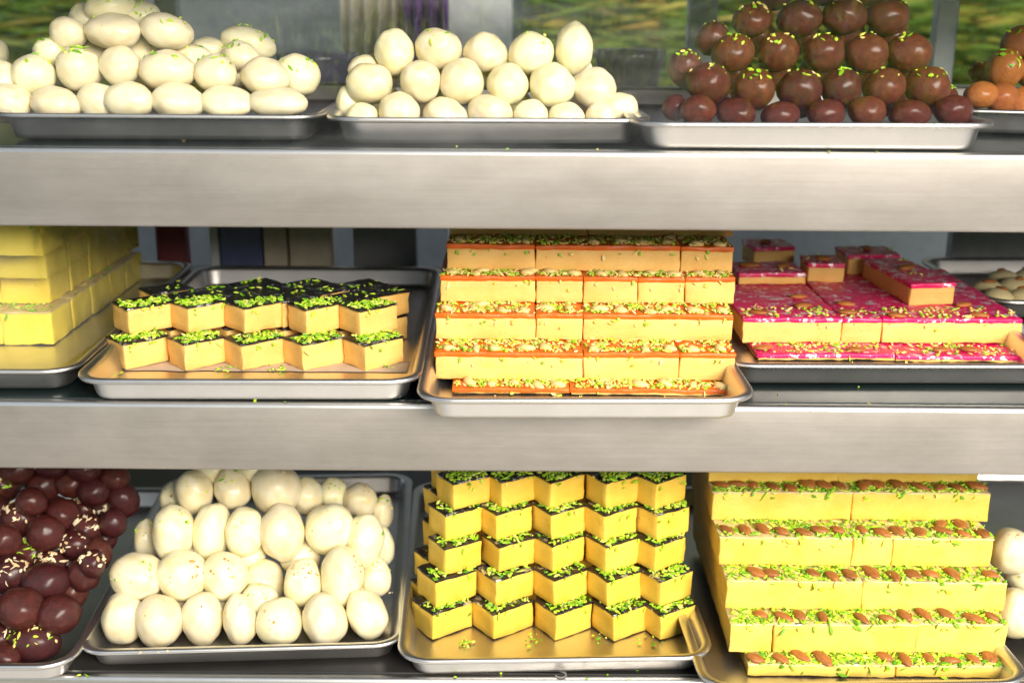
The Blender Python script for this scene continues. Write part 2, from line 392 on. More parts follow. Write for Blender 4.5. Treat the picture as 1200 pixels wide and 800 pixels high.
tray('M3', ZM, (849, 428), (1260, 429), 0.40, 'steel tray under the magenta-topped fudge slabs, set back on shelf', seed=8)
tray_w('M4', ZM, (0.53, 0.29, ZM + RIMH), (0.80, 0.30, ZM + RIMH), 0.24, 'steel tray of pale round sweets behind the magenta fudge', seed=9)
tray('B0', ZB, (-330, 782), (82, 782), 0.42, 'steel tray under the dark maroon syrup balls, lowest shelf', seed=10)
tray('B1', ZB, (83, 766), (476, 755), 0.43, 'steel tray under the saffron-flecked white ovals on the lowest shelf', seed=11)
tray('B2', ZB, (464, 776), (841, 770), 0.43, 'steel tray holding five layers of black-topped yellow diamonds', seed=12)
tray('B3', ZB, (824, 806), (1216, 800), 0.46, 'steel tray under the tall almond-topped yellow slabs', seed=13)
tray_w('B4', ZB, (0.498, 0.10, RIMH), (0.80, 0.10, RIMH), 0.40, 'steel tray of white sweets cut off beside the almond slabs', seed=14)

# ------------------------------------------------------------------ balls
def ball_mesh(name, seed, lump, egg, sub=4):
    bm = bmesh.new(); bmesh.ops.create_icosphere(bm, subdivisions=sub, radius=1.0)
    for v in bm.verts:
        p = v.co.copy()
        k = 1 + lump * noise.noise(p * 0.9 + Vector((seed * 3.1, 0, 0))) + lump * 0.35 * noise.noise(p * 2.3 + Vector((0, seed * 1.7, 0)))
        v.co = p * k
        v.co.x *= 1 + egg * p.z; v.co.y *= 1 + egg * p.z
    return mesh_of(bm, name)
CREAM = [ball_mesh('rasgulla', i, 0.14, (-0.10, 0.0, 0.08, 0.0, -0.05, 0.12, 0.0)[i]) for i in range(7)]
WHITE = [m.copy() for m in CREAM]
BROWN = [ball_mesh('gulab_jamun', 20 + i, 0.11, 0.0) for i in range(5)]
MAROON = [m.copy() for m in BROWN]; ORANGE = [m.copy() for m in BROWN]
for ms, mt in ((CREAM, 'rasgulla'), (WHITE, 'rasgulla_white'), (BROWN, 'jamun_brown'), (MAROON, 'jamun_maroon'), (ORANGE, 'jamun_orange')):
    for m in ms: m.materials.append(MATS[mt])

SLIV = {}
def sliver_mesh(pts, name, mat, L=(0.003, 0.007), W=0.0012, seed=1):
    """one mesh of little nut slivers lying at the given (point, normal) places"""
    r = random.Random(seed); bm = bmesh.new()
    for p, nrm in pts:
        l = r.triangular(L[0] * 0.4, L[1] * 1.15, L[0]) / 2; wd = min(l, W * r.uniform(0.35, 1.7)); th = W * r.uniform(0.25, 0.8)
        q = Vector(nrm).to_track_quat('Z', 'Y') @ Quaternion((0, 0, 1), r.uniform(0, 6.28)) @ Quaternion((0, 1, 0), r.gauss(0, 0.28))
        bend = r.uniform(-0.2, 0.2) * l
        ring = []
        for u, s in ((-1, 0.35), (0, 1.0), (1, 0.4)):
            ring.append([bm.verts.new(Vector(p) + q @ Vector((u * l, y * wd * s + (bend if u == 0 else 0), z * th * s + th))) for y, z in ((-1, -1), (1, -1), (0.8, 1), (-0.8, 1))])
        for i in range(2):
            for k in range(4): bm.faces.new((ring[i][k], ring[i][(k + 1) % 4], ring[i + 1][(k + 1) % 4], ring[i + 1][k]))
        bm.faces.new(ring[0][::-1]); bm.faces.new(ring[2])
    bmesh.ops.recalc_face_normals(bm, faces=bm.faces)
    me = mesh_of(bm, name, False); me.materials.append(MATS[mat]); return me

def pile(key, name, meshes, rows, Yoff, cat, group, labeler, squash=1.0, grow=1.0):
    """rows: lists of (px, py, rx, ry[, tilt]) seen in the photograph; Yoff: distance of each row behind the tray front"""
    t = TRAYS[key]; B = []
    for ri, (row, yo) in enumerate(zip(rows, Yoff)):
        for it in row:
            px, py, rx, ry = it[:4]; tilt = it[4] if len(it) > 4 else 0
            yo2 = yo + (it[5] if len(it) > 5 else 0)
            yf = t.front + math.tan(t.rz) * ((px - 600) * 0.0008 - t.c.x)
            p = at(px, py, yf + yo2); s = px_size(p) * grow
            B.append(dict(p=p, rx=rx * s, rz=ry * s, ry=(rx + ry) / 2 * s, row=ri, px=px, tilt=tilt))
    for b in B:                                            # stay in the tray
        m = min(b['rz'], b['ry']) * 0.93 + t.floor - b['p'].z
        if m > 0:
            d = (b['p'] - CAM).normalized(); b['p'] -= d * (m / -d.z) * 0.9
            b['p'].z = max(b['p'].z, t.floor + b['rz'] * 0.88)
    for it in range(30):                                   # ease overlaps apart along the line of sight
        for i in range(len(B)):
            for j in range(i):
                a, b = B[i], B[j]; d = a['p'] - b['p']; L = d.length
                need = 0.88 * (min(a['rx'], a['rz'], a['ry']) + min(b['rx'], b['rz'], b['ry']))
                if L < need:
                    va = (a['p'] - CAM).normalized(); k = (need - L) * 0.22
                    sg = 1 if d.dot(va) > 0 else -1
                    a['p'] += va * k * sg; b['p'] -= va * k * sg
        for b in B:
            m = t.floor + b['rz'] * 0.9 - b['p'].z
            if m > 0: b['p'].z += m * 0.5
    out = []
    for ri in range(len(rows)):
        rb = sorted([b for b in B if b['row'] == ri], key=lambda b: b['px'])
        for k, b in enumerate(rb):
            me = meshes[RND.randrange(len(meshes))]
            o = link(name, me, loc=b['p'], scale=(b['rx'], b['ry'], b['rz'] * squash), rot=(RND.uniform(-.25, .25), math.radians(b['tilt']), RND.uniform(-.3, .3)))
            tag(o, labeler(ri, k, len(rb), b), cat, group); b['o'] = o; out.append(b)
    return out
def shape_word(b):
    q = b['rz'] / b['rx']
    return 'tall oval' if q > 1.12 else ('wide oval' if q < 0.86 else 'round')
def sprinkle(parent_b, n, seed, mat='pistachio', L=(0.003, 0.008), spread=0.75, top=0.35):
    """nut slivers stuck on one ball, as a part of that ball"""
    o = parent_b['o']; r = random.Random(seed); pts = []
    for _ in range(n):
        a = r.uniform(0, 6.28); e = r.uniform(top, 1.35)
        v = Vector((math.cos(a) * math.cos(e), -abs(math.sin(a)) * math.cos(e) * 1.0, math.sin(e))).normalized()
        pts.append((Vector((v.x * parent_b['rx'], v.y * parent_b['ry'], v.z * parent_b['rz'])) * 1.01, v))
    me = sliver_mesh(pts, 'pistachio_slivers', mat, L, seed=seed)
    c = link('pistachio_slivers', me, loc=(0, 0, 0)); c.parent = o
    c.matrix_parent_inverse = Matrix.Diagonal((1 / o.scale.x, 1 / o.scale.y, 1 / o.scale.z, 1)); c['kind'] = 'stuff'

# T1: oval white sweets dusted with pistachio
T1 = [[(10, 121, 27, 23), (65, 121, 30, 20), (117, 119, 25, 22), (152, 118, 29, 22), (208, 118, 33, 22), (264, 119, 33, 19), (326, 120, 35, 17)],
      [(40, 88, 25, 24), (93, 81, 26, 26), (142, 78, 24, 23), (197, 83, 33, 24), (253, 86, 25, 22), (310, 89, 29, 22), (349, 89, 27, 25, 25, 0.03), (0, 92, 24, 22)],
      [(80, 39, 21, 19), (133, 38, 33, 21), (196, 37, 30, 21, 10), (292, 50, 33, 18, 20, 0.05), (245, 62, 22, 18, 0, 0.04), (282, 66, 22, 18, 0, 0.02), (60, 62, 20, 17)],
      [(130, 8, 30, 20), (-4, 64, 14, 18, 0, 0.1)],
      [(65, 90, 24, 20), (118, 66, 26, 22), (165, 62, 26, 22), (225, 72, 26, 20), (285, 92, 24, 20), (165, 100, 26, 20), (230, 100, 26, 20), (105, 22, 22, 20), (165, 22, 24, 20)]]
rn = ['front row', 'second row', 'third row', 'summit', 'half-buried core']
b = pile('T1', 'rasgulla', WHITE, T1, (0.056, 0.080, 0.104, 0.125, 0.135), 'sweet', 'oval white sweets heaped on the uppermost shelf',
         lambda ri, k, n, b: f'{shape_word(b)} white sweet, {rn[ri]} of pistachio-dusted top heap, {ORD[n-1-k]} from the plain-ball tray')
for i, q in enumerate(b):
    if q['row'] >= 1 and (i * 7) % 3 != 1: sprinkle(q, RND.randint(3, 14), 100 + i)
# T2: plain balls
T2 = [[(425, 137, 19, 17), (468, 131, 24, 23), (521, 134, 26, 20), (574, 132, 26, 21), (623, 136, 20, 19), (664, 137, 21, 17), (705, 137, 18, 18), (727, 129, 20, 21, 0, 0.02), (408, 122, 14, 22, 0, 0.03)],
      [(434, 98, 27, 24), (493, 97, 23, 25), (542, 96, 26, 27), (595, 100, 24, 25), (647, 100, 26, 26), (698, 104, 25, 24), (426, 80, 18, 15, 0, 0.03)],
      [(463, 62, 23, 27), (514, 58, 27, 25), (569, 61, 26, 23), (623, 64, 26, 26, 15), (673, 57, 22, 31)],
      [(448, 84, 24, 22), (518, 82, 24, 22), (568, 84, 24, 22), (621, 86, 24, 22), (672, 86, 24, 22), (500, 120, 24, 20), (600, 122, 24, 20), (680, 124, 24, 20), (448, 118, 24, 20)]]
b = pile('T2', 'rasgulla', CREAM, T2, (0.056, 0.078, 0.104, 0.128), 'sweet', 'plain white balls piled in rows on the top shelf',
         lambda ri, k, n, b: f'{shape_word(b)} plain white ball, {["front", "middle", "uppermost", "half-buried"][ri]} row of its top-shelf pile, {ORD[n-1-k]} from the brown balls')
sprinkle(b[17], 5, 210); sprinkle(b[19], 4, 211)
# T3: brown syrup balls
T3 = [[(818, 129, 21, 18), (791, 126, 15, 15, 0, 0.02), (863, 133, 23, 18), (915, 136, 23, 17), (968, 134, 23, 17), (1016, 131, 22, 18), (1066, 134, 24, 17), (1117, 130, 23, 18)],
      [(830, 98, 26, 24), (884, 104, 24, 24), (937, 104, 26, 23), (986, 104, 24, 23), (1037, 103, 25, 23), (1087, 102, 26, 24), (803, 80, 20, 22, 0, 0.03)],
      [(859, 63, 25, 23), (912, 61, 24, 22), (965, 63, 25, 22), (1016, 63, 25, 23), (1066, 62, 26, 23), (835, 46, 20, 20, 0, 0.03)],
      [(882, 24, 23, 20), (937, 22, 26, 21), (990, 20, 26, 20), (1040, 20, 26, 21)],
      [(905, -8, 24, 20), (960, -10, 25, 20), (1012, -12, 25, 20)],
      [(858, 84, 23, 22), (910, 84, 23, 22), (960, 84, 23, 22), (1012, 84, 23, 22), (1062, 84, 23, 22), (886, 44, 23, 22), (938, 42, 23, 22), (990, 42, 23, 22), (1040, 42, 23, 22), (845, 118, 22, 18), (940, 120, 22, 18), (1040, 118, 22, 18), (1100, 116, 22, 18)]]
rn3 = ['front row', 'second row', 'third row', 'fourth row', 'summit', 'half-buried core']
b = pile('T3', 'gulab_jamun', BROWN, T3, (0.058, 0.082, 0.108, 0.135, 0.16, 0.145), 'sweet', 'brown syrup balls heaped on the top shelf',
         lambda ri, k, n, b: f'glossy brown syrup ball, {rn3[ri]} of the top-shelf heap, {ORD[k]} from the plain white balls')
for i, q in enumerate(b):
    if q['row'] >= 1: sprinkle(q, RND.randint(3, 11), 300 + i, 'mixed_crumbs' if i % 2 else 'pistachio', (0.003, 0.007), top=0.6)
T4 = [[(1150, 112, 19, 16), (1174, 116, 19, 18), (1198, 122, 20, 20), (1222, 122, 20, 20)], [(1178, 80, 21, 22), (1152, 86, 17, 14, 0, 0.05), (1212, 84, 22, 20)], [(1196, 50, 22, 20)]]
b = pile('T4', 'gulab_jamun', ORANGE, T4, (0.07, 0.095, 0.12), 'sweet', 'orange-brown balls at the top shelf end',
         lambda ri, k, n, b: f'orange-brown syrup ball, {["front row", "second row", "summit"][ri]} of the cut-off top tray, {ORD[k]} from the big brown heap')
for i, q in enumerate(b[4:]): sprinkle(q, 9, 340 + i)
# B1
B1 = [[(146, 727, 25, 29), (187, 728, 27, 29), (238, 726, 24, 29), (281, 727, 20, 28), (328, 728, 27, 26), (380, 726, 26, 29), (429, 720, 23, 28, -20)],
      [(161, 676, 32, 25), (214, 675, 29, 28), (263, 676, 26, 27), (309, 685, 24, 27), (356, 683, 22, 27), (401, 677, 25, 36, 8), (441, 676, 18, 22, 0, 0.02)],
      [(203, 624, 23, 31), (249, 624, 22, 34, 8), (288, 623, 22, 28), (331, 626, 25, 33), (387, 618, 30, 27, -30), (428, 633, 22, 29), (172, 633, 15, 24, 0, 0.03), (449, 640, 13, 22, 0, 0.03)],
      [(228, 577, 22, 25), (272, 571, 22, 23), (324, 574, 29, 28), (360, 583, 18, 23), (390, 580, 18, 19, 0, 0.03), (422, 587, 19, 19, 0, 0.02), (205, 588, 16, 22, 0, 0.03), (449, 600, 12, 20, 0, 0.03)],
      [(212, 652, 24, 20, 0, -0.025), (352, 652, 24, 20, 0, -0.025), (290, 650, 22, 20, 0, -0.025), (250, 552, 24, 20, 0, 0.03), (300, 545, 24, 20, 0, 0.03), (412, 652, 22, 20, 0, -0.025), (168, 700, 22, 20, 0, -0.06),
       (262, 704, 22, 20, 0, -0.06), (305, 704, 22, 20, 0, -0.06), (355, 706, 22, 20, 0, -0.06), (408, 704, 22, 20, 0, -0.06), (215, 702, 22, 20, 0, -0.06)]]
rb = ['front row', 'second row', 'third row', 'top row', 'gaps']
b = pile('B1', 'rasgulla', CREAM, B1, (0.066, 0.098, 0.130, 0.165, 0.150), 'sweet', 'saffron-flecked white ovals on the lowest shelf',
         lambda ri, k, n, b: (f'{shape_word(b)} white sweet, {rb[ri]} of the lowest-shelf pile, {ORD[k]} from the maroon balls' if ri < 4 else f'half-buried white sweet deep in the lowest-shelf pile, {ORD[k]} from the maroon balls'), grow=0.99, squash=1.10)
for i, q in enumerate(b):
    if q['row'] in (2, 3) and i % 5 != 1: sprinkle(q, RND.randint(5, 14), 400 + i, ('pistachio', 'saffron', 'mixed_crumbs')[i % 3], (0.002, 0.008))
    elif q['row'] == 1: sprinkle(q, RND.randint(12, 26), 440 + i, ('saffron', 'mixed_crumbs', 'saffron')[i % 3], (0.0015, 0.006))
    elif q['row'] == 0: sprinkle(q, RND.randint(2, 7), 480 + i, 'saffron', (0.001, 0.003), top=0.0)
    elif q['row'] == 4: sprinkle(q, 10, 460 + i, 'mixed_crumbs')
# B0
B0 = [[(41, 752, 28, 21), (0, 748, 18, 19), (4, 772, 20, 15), (69, 720, 23, 23), (24, 713, 26, 24), (-14, 716, 20, 20)],
      [(14, 672, 23, 22), (54, 681, 26, 21), (85, 693, 17, 18), (98, 673, 17, 19), (-22, 690, 20, 20), (40, 700, 18, 17, 0, 0.02), (60, 662, 17, 16, 0, 0.02), (108, 660, 14, 16, 0, 0.0)],
      [(37, 648, 20, 18), (79, 660, 19, 18), (5, 634, 19, 20), (54, 625, 20, 20), (89, 638, 18, 16), (115, 649, 15, 18), (-20, 640, 20, 20)],
      [(24, 608, 22, 20), (73, 604, 19, 20), (101, 620, 17, 17), (133, 612, 15, 16), (37, 588, 17, 16), (-5, 600, 18, 18), (122, 632, 14, 15, 0, 0.02)],
      [(51, 568, 19, 18), (5, 568, 16, 19), (111, 576, 19, 17), (145, 586, 17, 20), (84, 566, 18, 16), (62, 598, 18, 17, 0, 0.0), (98, 596, 18, 17, 0, 0.0), (126, 594, 16, 16, 0, 0.0), (20, 550, 20, 16), (100, 548, 20, 16), (60, 545, 20, 15), (135, 560, 16, 14)]]
b = pile('B0', 'gulab_jamun', MAROON, B0, (0.062, 0.100, 0.135, 0.170, 0.205), 'sweet', 'dark maroon syrup balls on the lowest shelf',
         lambda ri, k, n, b: f'dark maroon syrup ball, {["front", "second", "third", "fourth", "rear"][ri]} row of its heap, {ORD[n-1-k]} from the white ovals', grow=1.06)
for i, q in enumerate(b):
    if i % 3 == 1: sprinkle(q, RND.randint(12, 34), 500 + i, 'nut_flakes' if i % 4 else 'mixed_crumbs', (0.003, 0.010), top=0.1)
B4 = [[(1191, 724, 22, 28), (1228, 730, 24, 26)], [(1186, 646, 23, 28), (1198, 676, 20, 22, 0, -0.01), (1226, 660, 24, 28)]]
b = pile('B4', 'rasgulla', CREAM, B4, (0.06, 0.09), 'sweet', 'white sweets cut off beside the almond slabs',
         lambda ri, k, n, b: f'white sweet, {["lower", "upper"][ri]} row of the cut-off tray, {ORD[k]} from the almond slabs')
for i, q in enumerate(b): sprinkle(q, 5, 560 + i, 'nut_flakes', (0.002, 0.005))

# ------------------------------------------------------------------ fudge blocks
def slab_bm(x0, x1, y0, y1, z0, z1, seed, bev=0.0012, jit=0.0006, wav=0.0011):
    """a hand-cut block: bevelled, subdivided and slightly uneven"""
    r = random.Random(seed); b = bmesh.new()
    dims = (x1 - x0, y1 - y0, z1 - z0)
    n = [max(1, min(26, int(d / 0.006))) for d in dims]
    # build six gridded sides on one lattice
    V = {}
    def ease(k, m, lo, hi):
        if k == 0: return lo
        if k == m: return hi
        return lo + bev + (hi - lo - 2 * bev) * (k - 1) / (m - 2)
    m = [q + 2 for q in n]
    def vert(i, j, k):
        key = (i, j, k)
        if key not in V:
            p = Vector((ease(i, m[0], x0, x1), ease(j, m[1], y0, y1), ease(k, m[2], z0, z1)))
            c = sum((i in (0, m[0]), j in (0, m[1]), k in (0, m[2])))
            if c >= 2:                                        # pull edges and corners in: a soft bevel
                f = bev * (0.30 if c == 2 else 0.42)
                for ax, (q, mm) in enumerate(((i, m[0]), (j, m[1]), (k, m[2]))):
                    if q == 0: p[ax] += f
                    elif q == mm: p[ax] -= f
            nz = noise.noise_vector(p * 55 + Vector((seed * 1.31, seed * 0.7, 0)))
            n2 = noise.noise_vector(p * 240 + Vector((seed, 0, seed)))
            V[key] = b.verts.new(p + nz * wav + n2 * wav * (0.5 if c < 2 else 1.1))
        return V[key]
    def quad(a, bb, c, d): b.faces.new((a, bb, c, d))
    for i in range(m[0]):
        for j in range(m[1]):
            for k in (0, m[2]): quad(vert(i, j, k), vert(i + 1, j, k), vert(i + 1, j + 1, k), vert(i, j + 1, k))
    for i in range(m[0]):
        for k in range(m[2]):
            for j in (0, m[1]): quad(vert(i, j, k), vert(i + 1, j, k), vert(i + 1, j, k + 1), vert(i, j, k + 1))
    for j in range(m[1]):
        for k in range(m[2]):
            for i in (0, m[0]): quad(vert(i, j, k), vert(i, j + 1, k), vert(i, j + 1, k + 1), vert(i, j, k + 1))
    bmesh.ops.recalc_face_normals(b, faces=b.faces)
    return b

def almond_mesh():
    bm = bmesh.new(); bmesh.ops.create_icosphere(bm, subdivisions=2, radius=1.0)
    for v in bm.verts:
        x = v.co.x; k = 1 - 0.38 * max(0, x) ** 1.5 - 0.08 * max(0, -x)
        v.co = Vector((x * 0.0088, v.co.y * 0.0050 * k, v.co.z * 0.0028 * k))
    me = mesh_of(bm, 'almond'); me.materials.append(MATS['almond']); return me
ALMOND = almond_mesh()
def cashew_mesh():
    bm = bmesh.new(); bmesh.ops.create_icosphere(bm, subdivisions=2, radius=1.0)
    for v in bm.verts:
        x = v.co.x; v.co = Vector((x * 0.0085, v.co.y * 0.0040 + 0.0032 * x * x, v.co.z * 0.0035))
    me = mesh_of(bm, 'cashew'); me.materials.append(MATS['cashew']); return me
CASHEW = cashew_mesh()

SEED = [1000]
def block(pos, rz, wd, dp, h, top_t, mat, topmat, label, group, nuts=(), slivers=0, strip=None, smat='pistachio', slen=(0.004, 0.009), drop=False):
    """pos: front-left-bottom corner; body mesh = the thing, topping and nuts its parts"""
    SEED[0] += 1; s = SEED[0]; r = random.Random(s)
    top_t = min(top_t, 0.6 * h)
    bm = slab_bm(0.0002, wd - 0.0002, 0, dp, 0, h - top_t, s)
    o = link('barfi_piece', mesh_of(bm, 'barfi_piece'), MATS[mat], loc=pos, rot=(r.uniform(-.006, .006), r.uniform(-.006, .006), rz))
    tag(o, label, 'sweet', group)
    if top_t > 0:
        tb = slab_bm(-0.0003, wd + 0.0003 - 0.0004, -0.0005, dp, h - top_t - 0.0004, h, s + 5000, bev=min(0.0007, top_t * 0.3), wav=0.0008)
        link('topping', mesh_of(tb, 'topping'), MATS[topmat], parent=o)
    st = strip or (0.0, min(dp, 0.03))
    for (kind, x, y, a) in nuts:
        c = link(kind, ALMOND if kind == 'almond' else CASHEW, parent=o, loc=(x, y, h + (0.0024 if kind == 'almond' else 0.0012)), rot=(r.uniform(-.15, .15), r.uniform(-.12, .12), a))
        k = r.uniform(0.88, 1.15) * (1.25 if kind == 'almond' else 1.0); c.scale = (k * r.uniform(0.82, 1.1), k * r.uniform(0.85, 1.15), k)
    if slivers:
        pts = []
        cl = [(r.uniform(0.05, 0.95) * wd, r.uniform(*st)) for _ in range(max(2, slivers // 9))]
        for _ in range(slivers):
            if r.random() < 0.6:
                cx, cy = r.choice(cl); x = cx + r.gauss(0, 0.007); y = cy + r.gauss(0, 0.005)
            else: x, y = r.uniform(0, wd), r.uniform(*st)
            if 0.001 < x < wd - 0.001 and st[0] - 0.001 < y < dp: pts.append((Vector((x, max(y, 0.0005), h + r.uniform(0, 0.0016))), Vector((r.gauss(0, .2), r.gauss(0, .2), 1))))
        if drop:
            for _ in range(max(1, slivers // 30)): pts.append((Vector((min(wd * .95, max(wd * .05, r.choice(cl)[0])), -0.0012, h - top_t - abs(r.gauss(0, 0.004)))), Vector((0, -1, 0.1))))
        c = link('nut_slivers', sliver_mesh(pts, 'nut_slivers', smat, slen, seed=s), parent=o); c['kind'] = 'stuff'
    return o

# diamond-cut, black-topped fudge: the nearest upright edge of each piece is given in the photograph
ROT = math.radians(35)
def diamonds(t, layers, h, mat, group, labeler, a=0.0495, b=0.0400, rot=35, sl=(18, 34)):
    ROT = math.radians(rot)
    z = t.floor
    ys = [sum(atz(px, py, z + h * (k + 1)).y for px, py in lay) / len(lay) for k, lay in enumerate(layers)]
    n = len(ys); xm, ym = (n - 1) / 2, sum(ys) / n; sl_y = sum((k - xm) * (ys[k] - ym) for k in range(n)) / sum((k - xm) ** 2 for k in range(n))
    for li, lay in enumerate(layers):
        P = [atz(px, py, z + h) for px, py in lay]
        mean = sum(p.y for p in P) / len(P); my = 0.25 * mean + 0.75 * (ym + (li - xm) * sl_y)      # an even step back from layer to layer
        pit = [(P[i + 1].x - P[i].x) for i in range(len(P) - 1)]; pit.append(sum(pit) / len(pit))
        for i, p in enumerate(P):
            y = my + (p.y - mean) * 0.3
            f = max(0.88, min(1.10, 1.04 * pit[i] / (a * math.cos(ROT) + b * math.sin(ROT))))
            pos = Vector((p.x, y, z + 0.0002 + RND.uniform(0, 0.0004)))
            # rectangle: side a runs right-back, side b runs left-back
            rz = ROT + RND.uniform(-0.05, 0.05)
            block(pos, rz, a * f * 0.985, b * f, h - RND.uniform(0.0003, 0.001), 0.0016, mat, 'black_top', labeler(li, i, len(lay)), group,
                  slivers=RND.randint(*sl), strip=(0.0, b * 0.6), slen=(0.003, 0.0085), drop=True)
        z += h
    return z

M1L = [[(143, 404), (214, 405), (283, 403), (355, 402), (428, 402)], [(147, 363), (222, 358), (288, 358), (358, 362), (420, 366)]]
tM1 = TRAYS['M1']; HM1 = 0.0268
diamonds(tM1, M1L, HM1, 'fudge_cream', 'black-topped diamonds on the middle shelf',
         lambda li, i, n: f'black-topped cream diamond, {["lower", "upper"][li]} front row on middle shelf, {ORD[i]} from the film-wrapped stack', a=0.0465, b=0.0360, rot=43, sl=(110, 160))
# ranks lying right behind them in the same tray
zt = tM1.floor; R1 = math.radians(43); P1 = [atz(px, py, zt + 2 * HM1) for px, py in M1L[1]]; my1 = sum(p.y for p in P1) / 5
for j, cols in ((1, (1, 2, 3, 4)), (2, (1, 2, 3, 4, 5)), (3, (3, 4, 5))):
    for n, i in enumerate(cols):
        x = P1[0].x + 0.0556 * i - j * 0.0248; y = my1 + j * 0.0272 + RND.uniform(0, 0.003)
        for dn in (0, 1):
            block((x, y, zt + dn * HM1 + 0.0002), R1 + RND.uniform(-.06, .06), 0.0445, 0.0335, HM1 - RND.uniform(0.0003, 0.0022), 0.0016, 'fudge_cream', 'black_top',
                  f'black-topped cream diamond, {["", "second", "third", "rear"][j]} rank on middle shelf, {["lower", "upper"][dn]} layer, {ORD[n]} from the film-wrapped stack', 'black-topped diamonds on the middle shelf', slivers=9 if dn else 0)
# strip of paper under the diamonds
def paper(t, x0, x1, y0, y1, label):
    bm = bmesh.new(); R = []
    for i in range(31):
        x = x0 + (x1 - x0) * i / 30
        R.append([bm.verts.new((x, y0 + (y1 - y0) * j / 3 + 0.003 * noise.noise((x * 40, j, 0)) * (j == 0), t.floor + 0.0001 + 0.0002 * (1 + noise.noise((x * 60, j, 5))) * (0 < j < 2))) for j in range(4)])
    for i in range(30):
        for j in range(3): bm.faces.new((R[i][j], R[i + 1][j], R[i + 1][j + 1], R[i][j + 1]))
    o = link('paper_liner', mesh_of(bm, 'paper_liner'), MATS['paper']); tag(o, label, 'paper liner')
p0, p1 = atz(128, 436, tM1.floor), atz(478, 432, tM1.floor)
paper(tM1, p0.x, p1.x, p0.y + 0.006, p0.y + 0.04, 'crumpled paper liner under the cream diamonds on the middle shelf')

HB2 = 0.0298
B2L = [[(506, 722), (578, 720), (652, 720), (720, 724), (775, 721)], [(510, 685), (581.5, 679), (650, 678), (712, 680), (774, 679)], [(521, 646), (585, 636), (647, 633), (710, 635), (766, 631)],
       [(522, 605), (582, 601), (646, 598), (708, 601), (770, 600)], [(531, 574), (588, 565), (645, 564), (711, 566), (770, 568)]]
diamonds(TRAYS['B2'], B2L, HB2, 'fudge_yellow', 'black-topped yellow diamonds on the lowest shelf',
         lambda li, i, n: f'black-topped yellow diamond, {ORD[li]} layer up, {ORD[i]} from the white ovals, lowest shelf', sl=(70, 130))
tB2 = TRAYS['B2']
# backing rank that carries the upper layers
for li in range(5):
    p = atz(*B2L[li][0], tB2.floor + HB2 * (li + 1))
    q = atz(*B2L[li][4], tB2.floor + HB2 * (li + 1))
    for k in range(5):
        x = p.x + (q.x - p.x) * k / 4 - 0.006
        block((x - 0.004, p.y + 0.055, tB2.floor + li * HB2), ROT, 0.045, 0.031, HB2 - 0.0004, 0.0022, 'fudge_yellow', 'black_top',
              f'yellow diamond in the rank behind, {ORD[li]} layer up, {ORD[k]} from the white ovals', 'black-topped yellow diamonds on the lowest shelf', slivers=8 if li == 4 else 0)

# long slabs stacked like steps; bounds and top edges as seen in the photograph
def steps(t, layers, h, top_t, mat, topmat, group, labeler, back, nutkind, nutn, sl, smat='pistachio', slen=(0.003, 0.0065)):
    z = t.floor
    for li, (ypx, bounds, hh) in enumerate(layers):
        xm = (bounds[0] + bounds[-1]) / 2
        yy = atz(xm, ypx, z + hh).y
        nxt = None
        if li + 1 < len(layers): nxt = atz(xm, layers[li + 1][0], z + hh + layers[li + 1][2]).y
        ledge = max(0.012, (nxt - yy)) if nxt else 0.04
        for k in range(len(bounds) - 1):
            xa, xb = atz(bounds[k], ypx, z + hh).x, atz(bounds[k + 1], ypx, z + hh).x
            if isinstance(bounds[k], float): continue
            gap = RND.uniform(0.0001, 0.0006); wd = xb - xa - gap
            nuts = []
            cnt = max(1, int(wd / nutn)) if nutkind else 0
            for q in range(cnt):
                if RND.random() < 0.12: continue
                nuts.append((nutkind, (q + 0.5 + RND.uniform(-.15, .15)) * wd / cnt, min(ledge - 0.006, 0.006 + RND.uniform(0, 0.010)) if ledge > 0.014 else 0.007, RND.gauss(-1.05, 0.35)))
                if RND.random() < 0.08: nuts.append((nutkind, (q + 0.9) * wd / cnt * 0.98, ledge * 0.75, RND.uniform(-1.5, 1.5)))
            block((xa, yy + RND.uniform(-0.0015, 0.0015), z + 0.0002), RND.uniform(-0.012, 0.012), wd, back - yy, hh - RND.uniform(0.0003, 0.0011), top_t, mat, topmat, labeler(li, k, len(bounds) - 1), group,
                  nuts=nuts, slivers=int(sl * wd / 0.1), strip=(0.0, ledge + 0.002), smat=smat, slen=slen, drop=True)
        z += hh
H2 = 0.0262
M2L = [(452, (535, 669, 672, 855), 0.012), (413, (509, 684, 797, 863), H2), (367, (510, 628, 684, 859), H2), (324, (516, 628, 684, 748, 803, 861), H2), (287, (523, 628, 798, 859), H2), (246, (526, 690, 859), H2)]
M2L[0] = (455, (530, 669, 857), 0.0068)
lay6 = ['bottom', 'second', 'third', 'fourth', 'fifth', 'top']
steps(TRAYS['M2'], M2L, H2, 0.0042, 'fudge_cream', 'red_top', 'orange-topped nut slabs on the middle shelf',
      lambda li, k, n: f'orange-topped nut slab, {lay6[li]} layer of the middle-shelf stack, {ORD[k]} from the black diamonds', 0.27, 'cashew', 0.021, 260, 'mixed_crumbs')
H3 = 0.0312
B3L = [(777, (877, 1050, 1180), 0.0135), (731, (857, 908, 1076, 1182), H3), (680, (852, 1012, 1180), H3), (629, (844, 1000, 1047, 1164), H3), (576, (836, 1000, 1160), H3), (532, (832, 985, 1150), H3)]
steps(TRAYS['B3'], B3L, H3, 0.001, 'fudge_gold', 'gold_top', 'almond-topped yellow slabs on the lowest shelf',
      lambda li, k, n: f'almond-topped yellow slab, {lay6[li]} layer of its stack, {ORD[k]} from the black-topped diamonds', 0.28, 'almond', 0.0175, 260, slen=(0.004, 0.0115))
